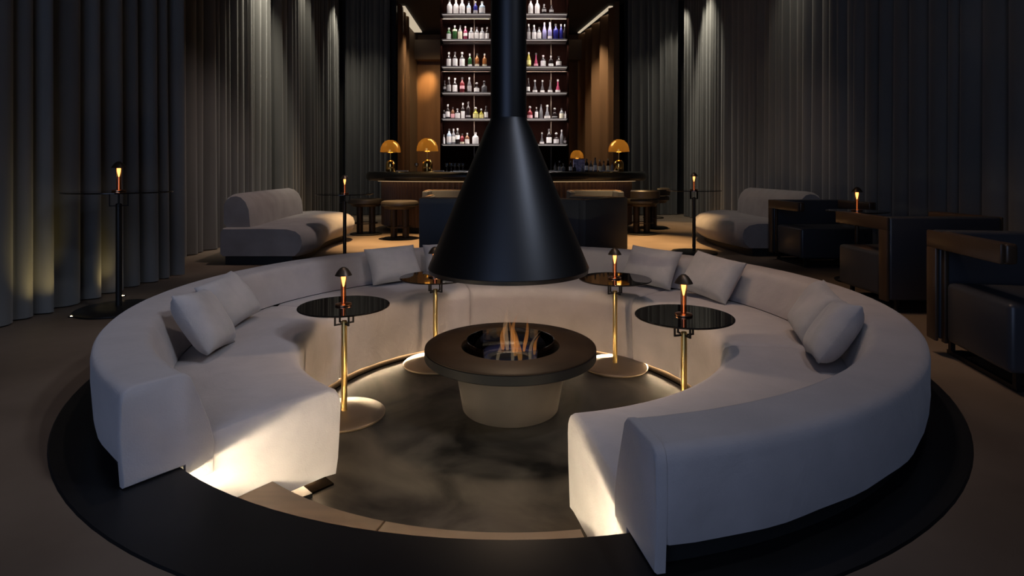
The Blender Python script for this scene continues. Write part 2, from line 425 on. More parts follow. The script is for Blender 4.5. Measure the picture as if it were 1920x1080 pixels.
# ------------------------------------------------------------------ curtains
def curtain(path, z0, z1, pitch, amp, m, label, seed, flare=0.0, name='curtain', cat='curtain'):
    rnd = random.Random(seed)
    pts = [Vector((p[0], p[1], 0)) for p in path]
    L = sum((pts[i + 1] - pts[i]).length for i in range(len(pts) - 1))
    def at(s):
        for i in range(len(pts) - 1):
            l = (pts[i + 1] - pts[i]).length
            if s <= l or i == len(pts) - 2:
                d = (pts[i + 1] - pts[i]).normalized()
                return pts[i] + d * s, Vector((-d.y, d.x, 0))
            s -= l
    knots = [0.0]
    while knots[-1] < L: knots.append(knots[-1] + pitch * rnd.uniform(0.55, 1.5))
    amps = [amp * rnd.uniform(0.55, 1.35) for _ in knots]
    sway = [rnd.uniform(-0.03, 0.03) for _ in knots]
    ns = 9; nz = 9
    cols = []
    for k in range(len(knots) - 1):
        for q in range(ns):
            t = q / ns
            s = knots[k] + (knots[k + 1] - knots[k]) * t
            if s > L: break
            ph = math.sin(2 * PI * t)
            off = amps[k] * ph * (1.0 if abs(ph) < 0.8 else 1.04)
            sk = 0.35 * (knots[k + 1] - knots[k]) * math.sin(2 * PI * t + 1.2) * 0.35
            cols.append((s + sk, off, sway[k] * (1 - t) + sway[k + 1] * t))
    vs, fs = [], []
    for (s, off, sw) in cols:
        for iz in range(nz + 1):
            u = iz / nz
            z = z0 + (z1 - z0) * u
            ss = min(max(s + sw * (1 - u) ** 1.5 * 1.6, 0.0), L)
            p, nn = at(ss)
            o = off * (0.85 + 0.35 * (1 - u)) + flare * (1 - u) ** 6
            q = p + nn * o
            vs.append((q.x, q.y, z))
    h = nz + 1
    for i in range(len(cols) - 1):
        for iz in range(nz):
            fs.append((i * h + iz, (i + 1) * h + iz, (i + 1) * h + iz + 1, i * h + iz + 1))
    o = mesh_obj(name, vs, fs, m, sharp=80)
    return tag(o, label, cat)

curtain([(-3.62, 2.6), (-3.62, 5.5), (-3.52, 6.1)], 0.01, ZC - 0.02, 0.21, 0.055, 'curtain_cloth', 'dark floor-length pleated curtain at far left behind the tall round table', 3)
curtain([(-4.22, 5.6), (-4.22, 10.2)], 0.01, ZC - 0.02, 0.19, 0.06, 'curtain_cloth', 'grey pleated curtain behind the left curved banquette, lit by a downlight', 5)
curtain([(-4.22, 10.25), (-4.26, 14.2)], 0.01, ZC - 0.02, 0.22, 0.065, 'curtain_cloth', 'grey pleated curtain between the left banquette and the room corner', 6)
curtain([(-4.15, 14.45), (-3.0, 14.45)], 0.01, ZC - 0.02, 0.12, 0.045, 'curtain_cloth', 'dark narrow-pleated curtain facing the room, left of the bar niche', 8)
curtain([(4.25, 14.5), (2.95, 14.45)], 0.01, ZC - 0.02, 0.17, 0.05, 'curtain_cloth', 'dark pleated curtain facing the room, right of the bar niche', 9)
curtain([(4.30, 14.2), (4.28, 10.0)], 0.01, ZC - 0.02, 0.19, 0.06, 'curtain_cloth', 'grey curtain with a bright downlit patch, right of the bar', 11)
curtain([(4.28, 9.95), (4.28, 6.7)], 0.01, ZC - 0.02, 0.20, 0.065, 'curtain_cloth', 'grey pleated curtain behind the right curved banquette', 12)
curtain([(4.28, 6.65), (4.28, 2.8)], 0.01, ZC - 0.02, 0.22, 0.07, 'curtain_cloth', 'dark bluish pleated curtain at far right behind the leather armchairs', 14)
curtain([(2.78, 14.62), (2.60, 16.2), (2.22, 18.3)], 0.01, 5.44, 0.72, 0.10, 'wavy_bronze', 'glossy brown wavy metal panel with warm highlights right of the bottle tower', 21, name='wavy_panel', cat='wall panel')
curtain([(-2.86, 14.55), (-2.94, 16.6)], 0.01, 5.44, 0.65, 0.08, 'wavy_bronze', 'glossy brown wavy metal panel with one long highlight left of the bottle tower', 22, name='wavy_panel', cat='wall panel')

# ------------------------------------------------------------------ the round sofa
def sweep_module(prof_fn, a0, a1, n, rnd_a=R(1.3), inset=0.022):
    """sweep a closed (r,z) profile with pillowed ends"""
    angs = [(a0, 1.0), (a0 + rnd_a * 0.3, 0.45), (a0 + rnd_a, 0.0)]
    m = [a0 + rnd_a + (a1 - a0 - 2 * rnd_a) * i / n for i in range(1, n)]
    angs += [(a, 0.0) for a in m] + [(a1 - rnd_a, 0.0), (a1 - rnd_a * 0.3, 0.45), (a1, 1.0)]
    vs, fs = [], []
    for (a, k) in angs:
        pr = prof_fn(a)
        cr = sum(p[0] for p in pr) / len(pr); cz = sum(p[1] for p in pr) / len(pr)
        for (r, z) in pr:
            dr, dz = r - cr, z - cz
            d = math.hypot(dr, dz)
            f = max(0.0, 1 - k * inset / d)
            rr, zz = cr + dr * f, (z if z < -0.26 else cz + dz * f)
            vs.append((PX + rr * math.cos(a), PY + rr * math.sin(a), zz))
    p = len(prof_fn(a0)); N = len(angs)
    for i in range(N - 1):
        for q in range(p):
            w = (q + 1) % p
            fs.append((i * p + q, (i + 1) * p + q, (i + 1) * p + w, i * p + w))
    fs.append(tuple(range(p))); fs.append(tuple((N - 1) * p + q for q in range(p)))
    return vs, fs

def smooth01(t):
    t = min(max(t, 0.0), 1.0); return t * t * (3 - 2 * t)

def seat_prof(a):
    e = min(a - A_R, A_L - a)
    zb = -0.300 - 0.092 * smooth01(e / R(22))
    w = 0.004 * math.sin(a * 17) + 0.003 * math.sin(a * 41 + 1)
    return [(1.300 + w, zb), (1.288 + w, -0.24), (1.276, -0.12), (1.270, 0.0), (1.276, 0.045), (1.296, 0.078), (1.335, 0.094), (1.42, 0.100),
            (1.60, 0.104 + w), (1.78, 0.100), (1.88, 0.090), (1.93, 0.04), (1.93, -0.1), (1.93, zb + 0.03), (1.6, zb + 0.02), (1.36, zb + 0.01)]
def back_prof(a):
    w = 0.004 * math.sin(a * 13) + 0.003 * math.sin(a * 37 + 2)
    e = min(a - A_R, A_L - a)
    zb = 0.070 + 0.012 * math.exp(-e / R(5))
    return [(1.880, 0.095), (1.900, 0.16), (1.925, 0.235), (1.945, 0.300), (1.956, 0.328), (1.972, 0.343), (1.995, 0.350), (2.06, 0.352), (2.145, 0.351), (2.163, 0.346),
            (2.177, 0.331), (2.182, 0.305), (2.184 + w, 0.2), (2.178 + w, 0.12), (2.168 + w, zb), (2.05, zb + 0.006), (1.95, zb + 0.01)]

sofa = thing('round_sofa', 'large round pale grey fabric sofa sunk into the pit', 'sofa', (0, 0, 0))
seams = [A_R, R(-15), R(42), R(105.5), R(160), A_L]
for i in range(5):
    v, f = sweep_module(seat_prof, seams[i] + R(0.02), seams[i + 1] - R(0.02), 30)
    mesh_obj('seat', v, f, 'fabric', sofa, sharp=60)
v, f = sweep_module(back_prof, A_R, A_L, 150, R(0.7), 0.010)
mesh_obj('backrest', v, f, 'fabric', sofa, sharp=60)
# slip-cover panels that hang over both ends of the backrest
pan = [(1.872, -0.06), (1.868, 0.06), (1.886, 0.14), (1.918, 0.235), (1.943, 0.300), (1.954, 0.330), (1.970, 0.346), (1.995, 0.353), (2.145, 0.354), (2.165, 0.348),
       (2.180, 0.332), (2.186, 0.30), (2.190, 0.2), (2.184, 0.1), (2.178, 0.009), (1.972, 0.009), (1.972, -0.06)]
for (aa, s_) in ((A_R, -1), (A_L, 1)):
    vs, fs = [], []
    p = len(pan)
    for (k, ins) in ((-0.012, 0.0), (0.010, 0.0), (0.016, 0.006)):
        a = aa + s_ * k / 2.0
        for (r, z) in pan:
            cr, cz = 2.03, 0.15
            d = math.hypot(r - cr, z - cz); g = 1 - ins / d
            vs.append((PX + (cr + (r - cr) * g) * math.cos(a), PY + (cr + (r - cr) * g) * math.sin(a), cz + (z - cz) * g))
    for i in range(2):
        for q in range(p):
            w = (q + 1) % p
            fs.append((i * p + q, (i + 1) * p + q, (i + 1) * p + w, i * p + w))
    fs.append(tuple(range(p))); fs.append(tuple(2 * p + q for q in range(p)))
    mesh_obj('end_panel', vs, fs, 'fabric', sofa, sharp=50)
MB().ring([(2.01, 0.007), (2.01, 0.085), (2.135, 0.085), (2.135, 0.007)], 120, C0, A_R + R(0.6), A_L - R(0.6)).build('plinth', 'dark_plinth', sofa)
MB().ring([(1.375, ZP), (1.375, -0.398), (1.90, -0.34), (1.90, ZP)], 120, C0, A_R + R(3.0), A_L - R(4.0)).build('plinth', 'dark_plinth', sofa)
MB().ring([(1.252, ZP), (1.252, -0.408), (1.374, -0.408), (1.374, ZP)], 120, C0, A_R + R(5.0), A_L - R(5.0)).build('kerb', 'kerb_dark', sofa)
MB().ring([(1.322, -0.3975), (1.322, -0.3935), (1.350, -0.3935), (1.350, -0.3975)], 120, C0, A_R + R(10), A_L - R(9)).build('light_strip', 'seat_led', sofa, label='warm light strip under the seat')

# ------------------------------------------------------------------ cushions
def cushion_mesh(w, h, t, seed):
    rnd = random.Random(seed)
    n = 18
    vs, fs = [], []
    for side in (1, -1):
        for i in range(n + 1):
            for j in range(n + 1):
                u = -1 + 2 * i / n; v = -1 + 2 * j / n
                pin = 1 - 0.055 * (1 - abs(u) ** 2) * abs(v) ** 3
                pin2 = 1 - 0.055 * (1 - abs(v) ** 2) * abs(u) ** 3
                x = u * w / 2 * pin2; z = v * h / 2 * pin
                th = t / 2 * max(0.0, (1 - u ** 4)) ** 0.55 * max(0.0, (1 - v ** 4)) ** 0.55
                th *= 1 + 0.10 * math.sin(3.1 * u + seed) * math.cos(2.3 * v + seed * 2)
                th += 0.006
                vs.append((x, side * th, z))
    N = (n + 1) ** 2
    idx = lambda s_, i, j: s_ * N + i * (n + 1) + j
    for s_ in (0, 1):
        for i in range(n):
            for j in range(n):
                fs.append((idx(s_, i, j), idx(s_, i + 1, j), idx(s_, i + 1, j + 1), idx(s_, i, j + 1)))
    bd = [(i, 0) for i in range(n)] + [(n, j) for j in range(n)] + [(i, n) for i in range(n, 0, -1)] + [(0, j) for j in range(n, 0, -1)]
    for k in range(len(bd)):
        a, c = bd[k], bd[(k + 1) % len(bd)]
        fs.append((idx(0, *a), idx(0, *c), idx(1, *c), idx(1, *a)))
    return vs, fs
def cushion(ang, lean, label, seed, yaw=0.0, roll=0.0, w=0.46, h=0.42, t=0.15, rb=1.66, zs=0.100):
    v, f = cushion_mesh(w, h, t, seed)
    o = mesh_obj('cushion', v, f, 'cushion_fabric', sharp=70)
    a = R(ang)
    th = R(lean)
    # local +z up, local y = thickness; lean so that the top moves outwards
    M = Matrix.Rotation(a - PI / 2 + R(yaw), 4, 'Z') @ Matrix.Rotation(-th, 4, 'X') @ Matrix.Rotation(R(roll), 4, 'Y')
    zc = zs + h / 2 * math.cos(th) + t * 0.28 * math.sin(th)
    rc = rb + h / 2 * math.sin(th)
    o.matrix_world = Matrix.Translation((PX + rc * math.cos(a), PY + rc * math.sin(a), zc)) @ M
    return tag(o, label, 'cushion', 'grey scatter cushions on the round sofa')
cushion(197, 32, 'nearer grey cushion of the left pair on the round sofa', 1, yaw=-6, roll=8, rb=1.67, w=0.38, h=0.36)
cushion(178.5, 36, 'rear grey cushion of the left pair on the round sofa', 2, yaw=-6, roll=-6, rb=1.73, w=0.40, h=0.34)
cushion(125.5, 34, 'grey cushion at the back left of the round sofa, left of the hood', 3, roll=-1, w=0.48, h=0.345, rb=1.70)
cushion(109, 36, 'grey cushion half hidden behind the left edge of the black hood', 4, w=0.44, h=0.345, rb=1.70)
cushion(47, 34, 'left grey cushion of the back right pair on the round sofa', 5, yaw=2, roll=3, w=0.48, h=0.355, rb=1.69)
cushion(28.0, 34, 'right grey cushion of the back right pair on the round sofa', 6, yaw=4, roll=6, w=0.48, h=0.36, rb=1.69)
cushion(-9, 34, 'rear grey cushion of the right pair on the round sofa', 7, yaw=2, roll=10, w=0.36, h=0.34, rb=1.73)
cushion(-22.5, 34, 'nearer grey cushion of the right pair on the round sofa', 8, yaw=-2, roll=-10, w=0.36, h=0.35, rb=1.72)

# ------------------------------------------------------------------ fire table, flames, hood
ft = thing('fire_table', 'round dark fire table with tapered base under the black hood', 'fire table', (PX, PY, ZP))
H0 = -ZP
ztop = H0 - 0.012
MB().ring([(0.315, ztop - 0.022), (0.315, ztop - 0.003), (0.319, ztop), (0.538, ztop), (0.545, ztop - 0.004), (0.545, ztop - 0.010), (0.36, ztop - 0.022)], 96, (0, 0, 0), 0, 2 * PI, full=True).build('table_top', 'fire_top', ft)
MB().ring([(0.40, ztop - 0.068), (0.37, ztop - 0.024), (0.541, ztop - 0.011), (0.547, ztop - 0.014), (0.547, ztop - 0.064), (0.541, ztop - 0.070)], 96, (0, 0, 0), 0, 2 * PI, full=True).build('rim', 'fire_rim', ft)
MB().lathe([(0.0, 0.002), (0.300, 0.002), (0.305, 0.008), (0.33, 0.15), (0.362, ztop - 0.062)], 72).build('base', 'fire_base', ft)
MB().lathe([(0.316, ztop - 0.004), (0.316, ztop - 0.15), (0.0, ztop - 0.15)], 72).build('fire_bowl', 'black_metal', ft)
bu = MB().ring([(0.13, ztop - 0.148), (0.13, ztop - 0.095), (0.145, ztop - 0.088), (0.215, ztop - 0.088), (0.228, ztop - 0.098), (0.228, ztop - 0.148)], 64, (0, 0, 0), 0, 2 * PI, full=True).build('burner', 'burner_steel', ft)
MB().ring([(0.168, ztop - 0.090), (0.168, ztop - 0.082), (0.176, ztop - 0.082), (0.176, ztop - 0.090)], 64, (0, 0, 0), 0, 2 * PI, full=True).build('burner_slot', 'black_metal', bu)
MB().ring([(0.276, ztop - 0.145), (0.276, ztop + 0.035), (0.282, ztop + 0.035), (0.282, ztop - 0.145)], 72, (0, 0, 0), 0, 2 * PI, full=True).build('wind_glass', 'clear_glass', ft)

def flame(parent, x, y, z, h, r, m, seed, lean=0.0):
    rnd = random.Random(seed)
    p1, p2 = rnd.uniform(0, 6), rnd.uniform(0, 6)
    pts, rad = [], []
    for i in range(15):
        t = i / 14
        pts.append((x + lean * t * t * h + 0.16 * h * t * math.sin(4.2 * t + p1) * 0.6, y + 0.12 * h * t * math.sin(3.5 * t + p2) * 0.6, z + t * h))
        rad.append(max(0.0006, 0.72 * r * (0.35 + 2.2 * t) * (1 - t) ** 1.35 * 1.25))
    b = MB().tube(pts, rad, 10)
    for v in b.v:   # flatten a little, like a licking tongue
        pass
    return b.build('flame_tongue', m, parent, sharp=80)
fl = thing('fire', 'small orange and pale flames rising from the ring burner', 'fire', (PX, PY, ZP + ztop - 0.082))
fs_ = [(0.02, 0.10, 0.27, 0.026, 'flame_orange', 0.10), (0.06, -0.12, 0.30, 0.030, 'flame_orange', -0.25), (-0.02, 0.15, 0.33, 0.030, 'flame_pale', -0.10), (0.09, 0.12, 0.24, 0.022, 'flame_orange', 0.2),
       (0.12, -0.10, 0.20, 0.018, 'flame_pale', 0.35), (0.01, -0.16, 0.26, 0.020, 'flame_pale', 0.1), (-0.08, -0.14, 0.17, 0.018, 'flame_pale', 0.15), (0.155, 0.05, 0.13, 0.020, 'flame_orange', 0.3),
       (-0.05, 0.155, 0.20, 0.028, 'flame_orange', 0.1), (0.03, 0.03, 0.20, 0.03, 'flame_orange', 0.05)]
for k, (x, y, h, r, m, ln) in enumerate(fs_): flame(fl, x, y, 0.0, h, r, m, 40 + k, ln)
MB().ring([(0.155, 0.0), (0.166, 0.035), (0.172, 0.045), (0.178, 0.035), (0.190, 0.0)], 48, (0, 0, 0), 0, 2 * PI, full=True).build('blue_flame', 'flame_blue', fl)

hd = thing('fireplace_hood', 'tall matte black conical flue hood hanging over the fire table', 'hood', (PX - 0.012, PY, 0.47))
zt = 1.44 - 0.47
MB().lathe([(0.116, zt), (0.120, zt - 0.015), (0.150, zt - 0.075), (0.31, zt * 0.52), (0.513, 0.020), (0.505, 0.018), (0.30, zt * 0.50), (0.11, zt - 0.03)], 96).build('cone', 'hood_metal', hd)
MB().ring([(0.493, -0.006), (0.490, 0.018), (0.511, 0.018), (0.508, -0.006)], 96, (0, 0, 0), 0, 2 * PI, full=True).build('lip', 'hood_metal', hd)
hb = MB().lathe([(0.0, 0.20), (0.055, 0.20), (0.06, 0.215), (0.05, 0.245), (0.0, 0.25)], 28)
hb.box(-0.36, 0.36, -0.012, 0.012, 0.225, 0.243)
hb.build('lamp_fixture', 'black_metal', hd)
MB().lathe([(0.115, ZC - 0.47 - 0.002), (0.115, zt - 0.002)], 48).build('flue', 'hood_metal', hd)

# ------------------------------------------------------------------ portable lamps and glass tables
def make_lamp():
    t = thing('portable_lamp', '', 'lamp')
    MB().lathe([(0, 0.0), (0.046, 0.0), (0.050, 0.003), (0.050, 0.009), (0.046, 0.012), (0.020, 0.015), (0.0, 0.015)], 32).build('base', 'copper', t)
    MB().lathe([(0.0165, 0.0145), (0.0165, 0.10), (0.0185, 0.15), (0.0225, 0.188)], 24).build('tube', 'amber_glass', t)
    MB().lathe([(0.0, 0.112), (0.0045, 0.118), (0.009, 0.140), (0.0125, 0.160), (0.014, 0.183), (0.0, 0.184)], 16).build('bulb', 'lamp_bulb', t)
    MB().lathe([(0.0, 0.016), (0.0035, 0.017), (0.0035, 0.111), (0.0, 0.1115)], 12).build('light_rod', 'lamp_core', t)
    MB().lathe([(0.052, 0.186), (0.050, 0.190), (0.040, 0.208), (0.026, 0.226), (0.012, 0.236), (0.0, 0.238)], 32).build('shade', 'dark_bronze', t)
    return t
def make_table(name, h, rd, rb, pole, pole_m, base_m):
    t = thing(name, '', 'table')
    MB().lathe([(0, h - 0.010), (rd - 0.003, h - 0.010), (rd, h - 0.007), (rd, h - 0.003), (rd - 0.003, h), (0, h)], 72).build('tabletop', 'smoked_glass', t)
    for k in range(4):
        a = R(22 + 90 * k)
        ca, sa = math.cos(a), math.sin(a)
        q = 0.0045
        M = Matrix.Rotation(a, 4, 'Z')
        bb = MB().box(0.056, 0.056 + 2 * q, -q, q, h - 0.118, h - 0.0105, M=M)
        bb.box(pole * 0.7, 0.056 + 2 * q, -q, q, h - 0.118, h - 0.118 + 2 * q, M=M)
        bb.box(pole * 0.7, 0.056, -q, q, h - 0.020, h - 0.0105, M=M)
        bb.build('bracket', 'black_metal', t, smooth=False)
    MB().lathe([(0.0, 0.02), (pole, 0.02), (pole, h - 0.100), (pole * 0.8, h - 0.095), (0, h - 0.095)], 28).build('pole', pole_m, t)
    MB().lathe([(0, 0.001), (rb - 0.006, 0.001), (rb, 0.008), (rb, 0.016), (rb - 0.01, 0.024), (rb * 0.5, 0.032), (0.03, 0.036), (0, 0.036)], 64).build('base', base_m, t)
    return t
lamp0 = make_lamp(); lamp_used = [False]
def put_lamp(loc, label, rz=0.0):
    o = lamp0 if not lamp_used[0] else copy_tree(lamp0)
    lamp_used[0] = True
    o.location = loc; o.rotation_euler = (0, 0, rz)
    return tag(o, label, 'lamp', 'small amber table lamps')
TH = 0.687
tab0 = None
pit_tabs = [((-1.030, 3.57), 'round smoked glass table on a brass pole at the left of the pit', 'amber lamp on the front left pit table, before the left sofa seat', 20),
            ((1.000, 3.32), 'round smoked glass table on a brass pole at the front right of the pit', 'amber lamp on the front right pit table, before the right cushions', -5),
            ((0.810, 4.46), 'round smoked glass table on a brass pole behind the fire table, right of the hood', 'amber lamp on the back right pit table, right of the hood', 3),
            ((-0.590, 4.53), 'round smoked glass table on a brass pole half hidden by the left of the hood', 'amber lamp half hidden behind the left edge of the hood', 40)]
for i, ((x, y), lt, ll, rz) in enumerate(pit_tabs):
    if i == 0:
        tab0 = make_table('pedestal_table', TH, 0.278, 0.25, 0.0175, 'brass', 'table_base'); o = tab0
    else:
        o = copy_tree(tab0)
    o.location = (x, y, ZP); o.rotation_euler = (0, 0, R(rz))
    tag(o, lt, 'table', 'glass tables in the pit')
    put_lamp((x - 0.003, y - 0.005, ZP + TH), ll)
# taller dark tables outside the pit
lounge = [((-3.10, 4.56), 0.94, 0.375, 'tall round smoked glass table by the left curtain', 'amber lamp on the tall glass table by the left curtain', 15, 0.022),
          ((-2.10, 7.30), 0.815, 0.36, 'dark round glass table in front of the left curved banquette', 'amber lamp on the table in front of the left banquette', 0, 0.022),
          ((2.47, 7.75), 0.845, 0.36, 'dark round glass table in front of the right curved banquette', 'amber lamp on the table in front of the right banquette', 0, 0.022),
          ((3.46, 5.75), 0.705, 0.28, 'small dark round table between two leather armchairs', 'amber lamp glowing between the two rear leather armchairs', 0, 0.02),
          ((-3.20, 2.62), 0.90, 0.36, 'tall round glass table cut by the left edge of the picture', None, 0, 0.022)]
for i, ((x, y), h, rd, lt, ll, rz, pr) in enumerate(lounge):
    t = make_table('pedestal_table', h, rd, 0.30 if i != 3 else 0.2, pr, 'dark_bronze' if i else 'black_metal', 'black_metal')
    t.location = (x, y, 0.0); t.rotation_euler = (0, 0, R(rz))
    tag(t, lt, 'table')
    if ll: put_lamp((x, y, h), ll)

# ------------------------------------------------------------------ floor uplights
for (x, y, lab) in ((-3.30, 4.36, 'glowing recessed floor light before the far left curtain'), (-3.42, 5.06, 'small recessed floor light behind the tall left table')):
    t = thing('floor_light', lab, 'floor light', (x, y, 0.0))
    MB().lathe([(0.0, 0.002), (0.038, 0.002), (0.038, 0.006), (0.030, 0.008), (0.027, 0.004), (0, 0.004)], 28).build('frame', 'black_metal', t)
    MB().lathe([(0.026, 0.005), (0.012, 0.009), (0, 0.010)], 24).build('lens', 'floor_lens', t)
    light('floor_light_beam', 'SPOT', (x, y, 0.03), 8.0 if y < 5 else 3.0, (1.0, 0.76, 0.30), (x - 0.30, y - 0.03, 0.42), 0.02, 75, 1.0)

# ------------------------------------------------------------------ curved banquettes
def banquette(sgn, label):
    """plan curve of the seat; the mirrored one stands on the other side of the room"""
    t = thing('curved_banquette', label, 'banquette', (0, 0, 0))
    front = [(-2.42, 6.72), (-2.36, 7.1), (-2.42, 7.6), (-2.52, 8.2), (-2.50, 8.8), (-2.48, 9.1), (-2.56, 9.4), (-2.80, 9.62), (-3.12, 9.70)]
    rear = [(-3.40, 6.72), (-3.44, 7.1), (-3.50, 7.6), (-3.57, 8.2), (-3.63, 8.8), (-3.66, 9.1), (-3.64, 9.35), (-3.56, 9.52), (-3.45, 9.62)]
    if sgn > 0:
        front = [(2.98, 7.42), (2.92, 7.7), (2.86, 8.1), (2.84, 8.6), (2.88, 9.0), (2.98, 9.35), (3.15, 9.65), (3.35, 9.85), (3.5, 9.95)]
        rear = [(4.02, 7.42), (4.04, 7.7), (4.05, 8.1), (4.05, 8.6), (4.05, 9.0), (4.03, 9.35), (3.97, 9.6), (3.9, 9.75), (3.82, 9.85)]
    # cross-section from rear (u=1) to front (u=0): rounded slab
    zs0, zs1 = 0.10, 0.43
    def section(u, v):      # u 0..1 around loop
        pass
    loop = []
    rr = 0.12
    for (uu, zz) in [(0.97, zs0), (1.0, zs0 + 0.03), (1.0, zs1 - 0.05), (0.97, zs1), (0.5, zs1 + 0.008), (0.18, zs1), (0.08, zs1 - 0.025), (0.02, zs1 - 0.075), (0.0, zs1 - 0.14), (0.0, zs0 + 0.14), (0.03, zs0 + 0.06), (0.09, zs0)]:
        loop.append((uu, zz))
    vs, fs = [], []
    p = len(loop)
    N = 40
    def interp(pl, s):
        x = s * (len(pl) - 1); i = min(int(x), len(pl) - 2); f = x - i
        a = Vector(pl[max(i - 1, 0)]); b_ = Vector(pl[i]); c = Vector(pl[i + 1]); d = Vector(pl[min(i + 2, len(pl) - 1)])
        return 0.5 * ((2 * b_) + (c - a) * f + (2 * a - 5 * b_ + 4 * c - d) * f * f + (3 * b_ - a - 3 * c + d) * f ** 3)
    for i in range(N + 1):
        s = i / N
        k = 0.0
        if i == 0: k = 0.03
        if i == N: k = 0.04
        A, B = interp(front, s), interp(rear, s)
        for (u, z) in loop:
            uu = 0.5 + (u - 0.5) * (1 - k); zz = 0.265 + (z - 0.265) * (1 - k * 2)
            q = A + (B - A) * uu
            vs.append((q.x, q.y, zz))
    for i in range(N):
        for q in range(p):
            w = (q + 1) % p
            fs.append((i * p + q, (i + 1) * p + q, (i + 1) * p + w, i * p + w))
    fs.append(tuple(range(p))); fs.append(tuple(N * p + q for q in range(p)))
    mesh_obj('seat', vs, fs, 'banquette_fabric', t, sharp=50)
    # back bolster on the rear half
    zb0, zb1 = 0.432, 0.835
    bl = [(0.98, zb0), (1.02, zb0 + 0.05), (1.02, zb1 - 0.12), (0.985, zb1 - 0.05), (0.93, zb1 - 0.012), (0.86, zb1), (0.80, zb1 - 0.02), (0.74, zb1 - 0.08), (0.70, zb1 - 0.18), (0.68, zb0)]
    s0, s1 = (0.06, 0.66) if sgn < 0 else (0.02, 0.66)
    vs, fs = [], []
    p = len(bl); N = 26
    for i in range(N + 1):
        s = s0 + (s1 - s0) * i / N
        e = min(i, N - i)
        k = 0.10 if e == 0 else (0.02 if e == 1 else 0.0)
        A, B = interp(front, s), interp(rear, s)
        for (u, z) in bl:
            uu = 0.85 + (u - 0.85) * (1 - k); zz = zb0 + (z - zb0) * (1 - k * 0.8)
            q = A + (B - A) * uu
            vs.append((q.x, q.y, zz))
    for i in range(N):
        for q in range(p):
            w = (q + 1) % p
            fs.append((i * p + q, (i + 1) * p + q, (i + 1) * p + w, i * p + w))
    fs.append(tuple(range(p))); fs.append(tuple(N * p + q for q in range(p)))
    mesh_obj('backrest', vs, fs, 'banquette_fabric', t, sharp=50)
    # recessed plinth
    vs, fs = [], []
    N = 24
    for i in range(N + 1):
        s = 0.03 + 0.90 * i / N
        A, B = interp(front, s), interp(rear, s)
        for (u, z) in ((0.16, 0.001), (0.16, 0.115), (0.95, 0.115), (0.95, 0.001)):
            q = A + (B - A) * u; vs.append((q.x, q.y, z))
    for i in range(N):
        for q in range(4):
            w = (q + 1) % 4
            fs.append((i * 4 + q, (i + 1) * 4 + q, (i + 1) * 4 + w, i * 4 + w))
    fs.append((0, 1, 2, 3)); fs.append(tuple(N * 4 + q for q in range(4)))
    mesh_obj('plinth', vs, fs, 'dark_plinth', t, smooth=False)
    return t
banquette(-1, 'grey curved banquette with a round bolster back by the left curtain')
banquette(1, 'grey curved banquette with a round bolster back by the right curtain')

# ------------------------------------------------------------------ leather armchairs (origin: centre of footprint, facing -Y)
def make_armchair():
    t = thing('leather_armchair', '', 'armchair')
    W, D, HA = 0.86, 0.71, 0.745
    y0, y1 = -D / 2, D / 2
    MB().box(-W / 2, W / 2, y1 - 0.105, y1, 0.10, HA, 0.018, seg=3).build('backrest', 'leather_cool_lit', t)
    for s_ in (-1, 1):
        xa, xb = (-W / 2, -W / 2 + 0.058) if s_ < 0 else (W / 2 - 0.058, W / 2)
        am = MB().box(xa, xb, y0, y1 - 0.107, HA - 0.105, HA - 0.001, 0.016, seg=3)
        xo0, xo1 = (-W / 2 - 0.022, -W / 2 - 0.001) if s_ < 0 else (W / 2 + 0.001, W / 2 + 0.022)
        am.box(xo0, xo1, y0, y1 - 0.004, HA - 0.105, HA - 0.001, 0.008)  # thin skin that carries the warm-lit tone of the sides
        am.box(xo0, xo1, y1 - 0.108, y1 - 0.004, 0.09, HA - 0.100, 0.008)
        am.build('arm', 'leather', t)
        xe = W / 2 - 0.02
        MB().box(s_ * xe - 0.012, s_ * xe + 0.012, y1 - 0.150, y1 - 0.110, 0.09, HA - 0.104, 0.004).build('arm_post', 'dark_bronze', t)
    MB().box(-W / 2 + 0.012, W / 2 - 0.012, y0 - 0.01, y1 - 0.155, 0.105, 0.45, 0.028, seg=3).build('seat', 'leather_cool_lit', t)
    fb = MB()
    for s_ in (-1, 1):
        fb.box(s_ * (W / 2 - 0.09) - 0.012, s_ * (W / 2 - 0.09) + 0.012, y0 + 0.05, y1 - 0.03, 0.001, 0.026)
        for yy in (y0 + 0.07, y1 - 0.06):
            fb.box(s_ * (W / 2 - 0.09) - 0.012, s_ * (W / 2 - 0.09) + 0.012, yy - 0.014, yy + 0.014, 0.026, 0.107)
    for yy in (y0 + 0.07, y1 - 0.06):
        fb.box(-W / 2 + 0.09, W / 2 - 0.09, yy - 0.012, yy + 0.012, 0.001, 0.026)
    fb.build('sled_base', 'black_metal', t, smooth=False)
    return t
ac0 = make_armchair()
acs = [((2.92, 3.094), -11, 'black leather armchair at the right edge, front arm ending in a square tip'),
       ((3.36, 4.80), 180, 'black leather armchair seen from behind, middle of the three on the right'),
       ((3.70, 6.90), 2, 'black leather armchair facing the room, rearmost of the three on the right')]
for i, ((x, y), rz, lab) in enumerate(acs):
    o = ac0 if i == 0 else copy_tree(ac0)
    o.location = (x, y, 0); o.rotation_euler = (0, 0, R(rz))
    tag(o, lab, 'armchair', 'leather armchairs on the right')

